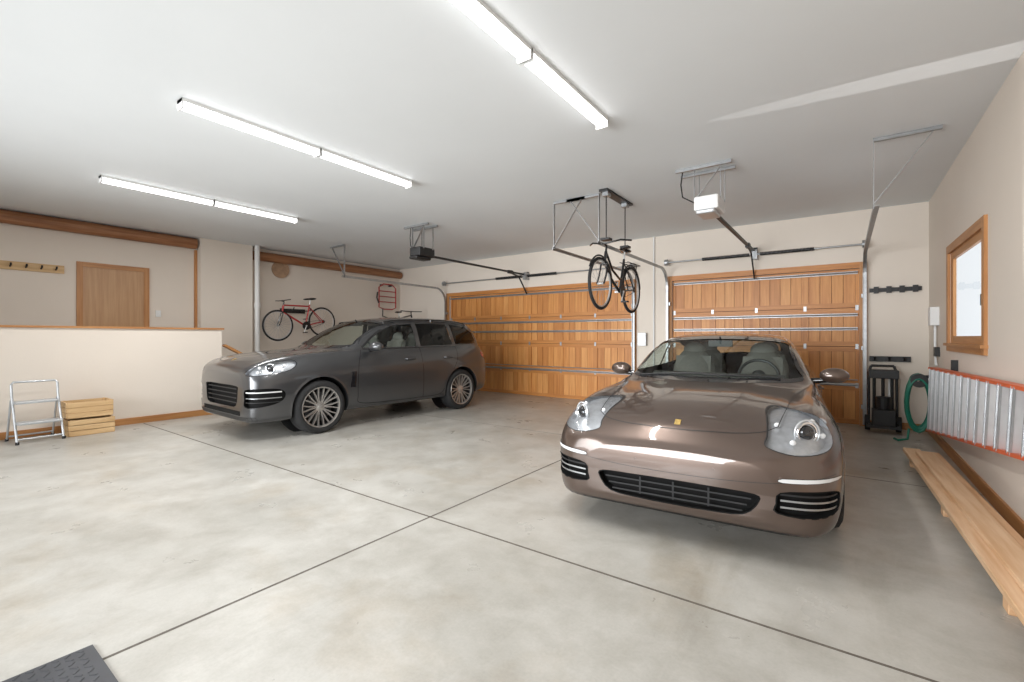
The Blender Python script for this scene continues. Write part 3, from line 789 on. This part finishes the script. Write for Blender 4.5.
# ---------------- bicycles
def bike(loc,rz,col,tilt=0,step=False,R=.345,rack=False,name='bicycle'):
    e=empty(name,loc,rz); e.rotation_euler=(tilt,0,rz)
    for nm,y in(('front_wheel',-.53),('rear_wheel',.53)):
        b=MB()
        b.tube([(0,y+(R-.02)*math.cos(t),(R-.02)*math.sin(t)) for t in np.linspace(0,2*math.pi,49)[:-1]],.021,'rub',8,closed=True)
        b.tube([(0,y+(R-.045)*math.cos(t),(R-.045)*math.sin(t)) for t in np.linspace(0,2*math.pi,49)[:-1]],.011,'alu',6,closed=True)
        b.tube([(-.04,y,0),(.04,y,0)],.016,'alu',8)
        for i in range(24):
            a=2*math.pi*i/24; sx=.03 if i%2 else -.03
            b.tube([(sx,y+.015*math.cos(a+.6),.015*math.sin(a+.6)),(0,y+(R-.05)*math.cos(a),(R-.05)*math.sin(a))],.0016,'steel',4)
        b.obj(nm,e)
    b=MB(); bb=(0,.10,-.06); st=(0,.26,.42); hd=(0,-.36,.44); hl=(0,-.40,.30)
    if step:
        b.tube([hl,(0,-.2,.10),(0,0,-.01),bb],.019,col); b.tube([hd,(0,-.15,.22),(0,.1,.12),(0,.18,.15)],.016,col)
    else:
        b.tube([hl,bb],.02,col); b.tube([hd,(0,.24,.38)],.018,col)
    b.tube([bb,st],.017,col); b.tube([hd,hl],.021,col)
    for sx in(-1,1):
        b.tube([(sx*.02,.10,-.06),(sx*.06,.53,0)],.010,col,8); b.tube([(sx*.012,.24,.36),(sx*.05,.53,0)],.009,col,8)
        b.tube([(sx*.045,-.41,.27),(sx*.05,-.47,.1),(sx*.05,-.53,0)],.012,'black',8)
    b.tube([(-.045,-.41,.27),(.045,-.41,.27)],.014,'black'); b.obj('frame',e)
    b=MB(); b.tube([hd,(0,-.34,.52)],.014,'black'); b.tube([(0,-.34,.52),(0,-.40,.54)],.014,'black')
    if step: b.tube([(-.30,-.22,.58),(-.2,-.34,.58),(0,-.40,.54),(.2,-.34,.58),(.30,-.22,.58)],.012,'black')
    else: b.tube([(-.32,-.36,.55),(-.1,-.40,.54),(.1,-.40,.54),(.32,-.36,.55)],.012,'black')
    b.obj('handlebar',e)
    b=MB(); b.tube([st,(0,.285,.53)],.013,'alu')
    b.ell((0,.33,.55),(.075,.11,.03),'black'); b.ell((0,.22,.55),(.03,.11,.022),'black'); b.obj('saddle',e)
    b=MB(); b.lathe([(-.004,.02),(-.004,.095),(.004,.095),(.004,.02)],(.05,.10,-.06),'dark',28)
    b.tube([(.06,.10,-.06),(.06,.02,-.21)],.010,'alu'); b.tube([(-.06,.10,-.06),(-.06,.18,.09)],.010,'alu'); b.tube([(-.07,.1,-.06),(.07,.1,-.06)],.016,'alu')
    b.box((.11,.02,-.21),(.09,.07,.02),'dark'); b.box((-.11,.18,.09),(.09,.07,.02),'dark')
    for dz in(.09,-.09): b.tube([(.05,.1,-.06+dz),(.05,.53,dz*.4)],.004,'dark',5)
    b.lathe([(-.004,.01),(-.004,.04),(.004,.04),(.004,.01)],(.05,.53,0),'dark',20)
    b.obj('crankset',e)
    if rack:
        b=MB()
        for sx in(-.06,.06): b.tube([(sx,.25,.38),(sx,.75,.38)],.006,'dark',6); b.tube([(sx,.60,.38),(sx*.9,.53,0)],.005,'dark',6)
        for y in(.3,.45,.6,.75): b.tube([(-.06,y,.38),(.06,y,.38)],.005,'dark',6)
        for y in(-.53,.53):
            b.tube([(0,y+(R+.02)*math.cos(t),(R+.02)*math.sin(t)) for t in np.linspace(.1,2.6,20)],.012,'dark',6)
        b.obj('rack_and_mudguards',e)
    return e
bike((XL+.40,5.68,1.68),0,'red',tilt=math.radians(6))
bike((-2.57,6.05,2.07),0,'black',step=True,rack=True)
bike((-9.6,8.3,1.50),math.radians(80),'black')
b=MB()
for y in(5.70,6.35):
    b.bar((-2.57,y,2.67),(-2.57,y,ZC-.03),.012,.012,'dark')
b.b2((-2.63,5.6,ZC-.03),(-2.51,6.5,ZC),'dark'); b.b2((-2.61,5.66,ZC-.08),(-2.53,5.76,ZC-.03),'steel'); b.b2((-2.61,6.3,ZC-.08),(-2.53,6.4,ZC-.03),'steel')
b.b2((-2.63,5.64,2.66),(-2.51,5.76,2.69),'dark'); b.b2((-2.63,6.30,2.66),(-2.51,6.42,2.69),'dark')
b.obj('bike_hoist',smooth=False)
b=MB()
for y in(5.5,5.9): b.tube([(XL,y,1.98),(XL+.4,y,1.98),(XL+.44,y,2.04)],.012,'dark')
b.b2((XL,5.4,1.93),(XL+.02,6.0,2.03),'dark'); b.obj('wall_bike_hook')
b=MB()
xx=XL+.10
b.tube([(xx,8.1,2.2),(xx,8.1,2.75),(xx,8.25,2.85),(xx,8.55,2.85),(xx,8.68,2.75),(xx,8.68,2.2),(xx,8.55,2.15),(xx,8.25,2.15)],.018,'red',8,closed=True)
for z in(2.35,2.5,2.65): b.tube([(xx,8.1,z),(xx,8.68,z)],.014,'red')
b.tube([(xx,8.05,2.6),(xx+.1,7.95,2.45),(xx+.12,8.0,2.3)],.02,'dark'); b.b2((XL+.002,8.2,2.8),(xx,8.24,2.84),'dark'); b.b2((XL+.002,8.5,2.8),(xx,8.54,2.84),'dark')
b.tube([(xx+.03,8.2,2.15),(xx+.03,8.2,1.95),(xx+.03,8.4,1.9)],.016,'dark'); b.obj('hand_cart')
b=MB(); b.lathe([(0,.0),(0,.19),(.04,.2),(.04,0)],(XL,5.4,2.92),'slice',28,'x'); b.obj('wood_slice_plaque')
b=MB(); b.b2((XL,.75,2.42),(XL+.025,1.80,2.55),'crate')
for i in range(6):
    y=.85+i*.17; b.tube([(XL+.02,y,2.47),(XL+.09,y,2.49),(XL+.1,y,2.52)],.012,'dark')
b.obj('coat_rack')
b=MB(); b.b2((XL,3.05,1.75),(XL+.02,3.13,1.87),'white'); b.b2((XL+.02,3.08,1.79),(XL+.03,3.10,1.83),'white'); b.obj('light_switch',smooth=False)

# ---------------- step stool
e=empty('step_stool',(-8.72,1.22,0),math.radians(6)); b=MB()
for sy in(-.22,.22):
    b.tube([(.22,sy,0),(.0,sy,.60),(-.02,sy,.75)],.014,'stool'); b.tube([(-.20,sy,0),(-.03,sy,.55)],.012,'stool')
b.tube([(-.02,-.22,.75),(-.03,-.2,.78),(-.03,.2,.78),(-.02,.22,.75)],.014,'stool')
for x,z in((.20,.06),(-.19,.06)): b.tube([(x,-.22,z),(x,.22,z)],.011,'stool')
b.obj('legs',e); b=MB()
for x,z in((.13,.24),(.02,.50)): b.b2((x-.11,-.21,z),(x+.10,.21,z+.03),'stool')
b.obj('treads',e,False,bevel=.006); b=MB()
for x in(.22,-.2):
    for sy in(-.22,.22): b.tube([(x,sy,.0),(x,sy,.035)],.02,'dark')
b.obj('feet',e)
e=empty('wooden_crate_stack',(-8.75,1.76,0),0); b=MB()
def crate(z,dx,dy=0):
    w,l,h=.36,.48,.225
    for q in range(3):
        zz=z+.006+q*.074
        for sx in(-1,1): b.b2((dx+sx*w/2-.009,dy-l/2,zz),(dx+sx*w/2+.009,dy+l/2,zz+.066),'crate')
        for sy in(-1,1): b.b2((dx-w/2+.009,dy+sy*l/2-.009,zz),(dx+w/2-.009,dy+sy*l/2+.009,zz+.066),'crate')
    for sx in(-1,1):
        for sy in(-1,1): b.b2((dx+sx*(w/2-.025)-.012,dy+sy*(l/2-.025)-.012,z),(dx+sx*(w/2-.025)+.012,dy+sy*(l/2-.025)+.012,z+h),'crate')
    b.b2((dx-w/2,dy-l/2,z),(dx+w/2,dy+l/2,z+.008),'crate')
crate(0,0); crate(.245,-.01,-.015); b.obj('crates',e,False)

def checker():
    b=MB(); b.b2((-2.70,-.6,0),(-1.5,.555,.006),'matr')
    for i in range(32):
        for k2 in range(30):
            x=-2.68+i*.0375; y=-.58+k2*.0375; a=math.radians(45 if (i+k2)%2 else -45)
            R=Matrix.Rotation(a,3,'Z'); b.box((x,y,.0065),(.026,.007,.003),'matr',R)
    b.obj('floor_mat',smooth=False)
M['matr']=mat('mat_rubber',(.060,.062,.070),.45,var=.2)
checker()

# ---------------- lumber stack
e=empty('lumber_stack',(.54,6.75,0),math.radians(1.6)); b=MB()
for y in(-4.9,-3.4,-1.9,-.3): b.b2((.02,y-.09,0),(.26,y,.09),'lumber')
b.b2((0,-5.2,.09),(.145,0,.13),'lumber2'); b.b2((.15,-5.1,.09),(.285,-.1,.13),'lumber'); b.b2((.07,-5.0,.131),(.21,-.3,.165),'lumber2')
b.obj('boards',e,False,bevel=.004)
# ladder on side
e=empty('step_ladder',(0,0,0)); b=MB()
P0=Vector((.90,7.75,.98)); P1=Vector((.90,3.1,1.08)); Q0=Vector((.88,7.75,.20)); Q1=Vector((.88,3.1,.76))
b.bar(P0,P1,.075,.025,'orange',up=(0,0,1)); b.bar(Q0,Q1,.075,.025,'orange',up=(0,0,1)); b.obj('rails',e,False)
b=MB()
for i in range(15):
    t=(i+.5)/15; p,q=P0.lerp(P1,t),Q0.lerp(Q1,t)
    b.bar(p,q,.065,.07,'alu',up=(1,0,0)); o=Vector((-.035,0,0))
    for dy in(-.033,.033): b.bar(p+o+Vector((0,dy,0)),q+o+Vector((0,dy,0)),.008,.012,'steel',up=(1,0,0))
b.obj('rungs',e,False)
b=MB()
for y in(4.0,6.8): b.b2((.945,y,.62),(.999,y+.04,1.12),'dark')
b.obj('wall_brackets',e,False)

# ---------------- back corner things
b=MB(); b.b2((.32,YB-.03,2.05),(.92,YB,2.11),'dark')
for x in(.4,.55,.7,.85): b.b2((x-.03,YB-.06,2.03),(x+.03,YB-.03,2.13),'dark')
b.obj('tool_rack')
b=MB(); b.b2((.32,YB-.04,1.0),(.80,YB,1.08),'dark')
for x in(.38,.55,.72): b.tube([(x,YB-.03,1.04),(x,YB-.14,1.03),(x,YB-.16,1.08)],.012,'dark')
b.obj('wall_hook_rack')
e=empty('pressure_washer',(.46,8.42,0)); b=MB()
for sx in(-.16,.16):
    b.tube([(sx,-.15,.12),(sx,.12,.12),(sx,.16,.85),(sx*.8,.16,.95)],.018,'dark'); b.tube([(sx*1.1-.03,.1,.12),(sx*1.1+.03,.1,.12)],.11,'rub',18)
b.tube([(-.13,.16,.95),(.13,.16,.95)],.018,'dark'); b.b2((-.19,-.16,.08),(.19,.12,.12),'dark'); b.obj('frame',e)
b=MB(); b.b2((-.13,-.15,.12),(.13,.10,.34),'dark'); b.tube([(0,-.02,.34),(0,-.02,.52)],.09,'dark',18); b.b2((-.17,-.10,.78),(.17,.14,.90),'dark'); b.b2((.06,.10,.1),(.10,.14,.8),'white')
for x in(-.1,0,.1): b.tube([(x,.05,.3),(x,.05,.82)],.022,'dark',8)
b.obj('motor',e,False,bevel=.01)
b=MB(); pts=[]; hx,hy=.80,8.02
for i in range(320):
    t=i*2*math.pi/20; r=1-.16*(.5+.5*math.sin(i*.37)); pts.append((hx+.13*r*math.cos(t),hy+.12*(i/320)-.06,.50+.38*r*math.sin(t)))
b.tube(pts,.016,'green',8); b.tube([(hx-.10,7.97,.16),(hx-.12,7.92,.03),(hx-.22,7.85,.015),(hx-.25,7.96,.015)],.014,'green'); b.tube([(hx,7.97,.84),(hx,8.03,.84),(.99,8.03,.86)],.022,'dark'); b.lathe([(-.07,.02),(-.07,.09),(-.06,.09),(-.06,.03),(.06,.03),(.06,.09),(.07,.09),(.07,.02)],(hx,hy,.80),'dark',20,'y')
b.obj('garden_hose')
b=MB(); b.b2((XR-.09,8.0,1.52),(XR,8.2,1.76),'white'); b.tube([(XR-.03,8.1,1.52),(XR-.03,8.1,1.15),(XR-.03,8.0,1.0)],.015,'white'); b.b2((XR-.05,7.95,1.12),(XR,8.07,1.24),'dark'); b.obj('electrical_box',smooth=False,bevel=.008)
b=MB(); b.tube([(-3.0,YB-.03,.3),(-3.0,YB-.03,2.75),(-3.0,YB-.03,ZC)],.015,'white'); b.obj('electrical_conduit')
b=MB(); b.b2((-3.3,YB-.10,1.2),(-3.14,YB,1.45),'steel'); b.obj('wall_control_box',smooth=False)

# ---------------- lights, world, camera
area('rear_fill',(-4.0,YR-.05,1.5),(math.radians(89),0,math.radians(-4)),7.0,2.2,240,(.95,.98,1),spread=95)  # added fill lamp behind the camera, at a rear opening made up for light
sun=bpy.data.lights.new('sun','SUN'); sun.energy=5; sun.angle=.01; so=bpy.data.objects.new('sun',sun); S.collection.objects.link(so); so.rotation_euler=(math.radians(-50),0,0)
sp=bpy.data.lights.new('reflected_sunlight','SPOT'); sp.energy=38; sp.spot_size=math.radians(86); sp.spot_blend=.08; sp.shadow_soft_size=.01; sp.color=(1,.98,.95)
spo=bpy.data.objects.new('reflected_sunlight',sp); S.collection.objects.link(spo); spo.location=(.80,4.55,1.35); spo.rotation_euler=(math.radians(180),0,math.radians(4)); spo.scale=(1,.07,1)
w=bpy.data.worlds.new('World'); S.world=w; w.use_nodes=True
w.node_tree.nodes['Background'].inputs[0].default_value=(.90,.95,1,1); w.node_tree.nodes['Background'].inputs[1].default_value=1.15
cd=bpy.data.cameras.new('cam'); cd.sensor_width=36; cd.lens=458/1024*36; cd.shift_y=-4/1024; cd.clip_start=.05
co=bpy.data.objects.new('camera',cd); S.collection.objects.link(co); co.location=(0,0,H); co.rotation_euler=(math.radians(90),0,math.radians(35.9))
S.camera=co
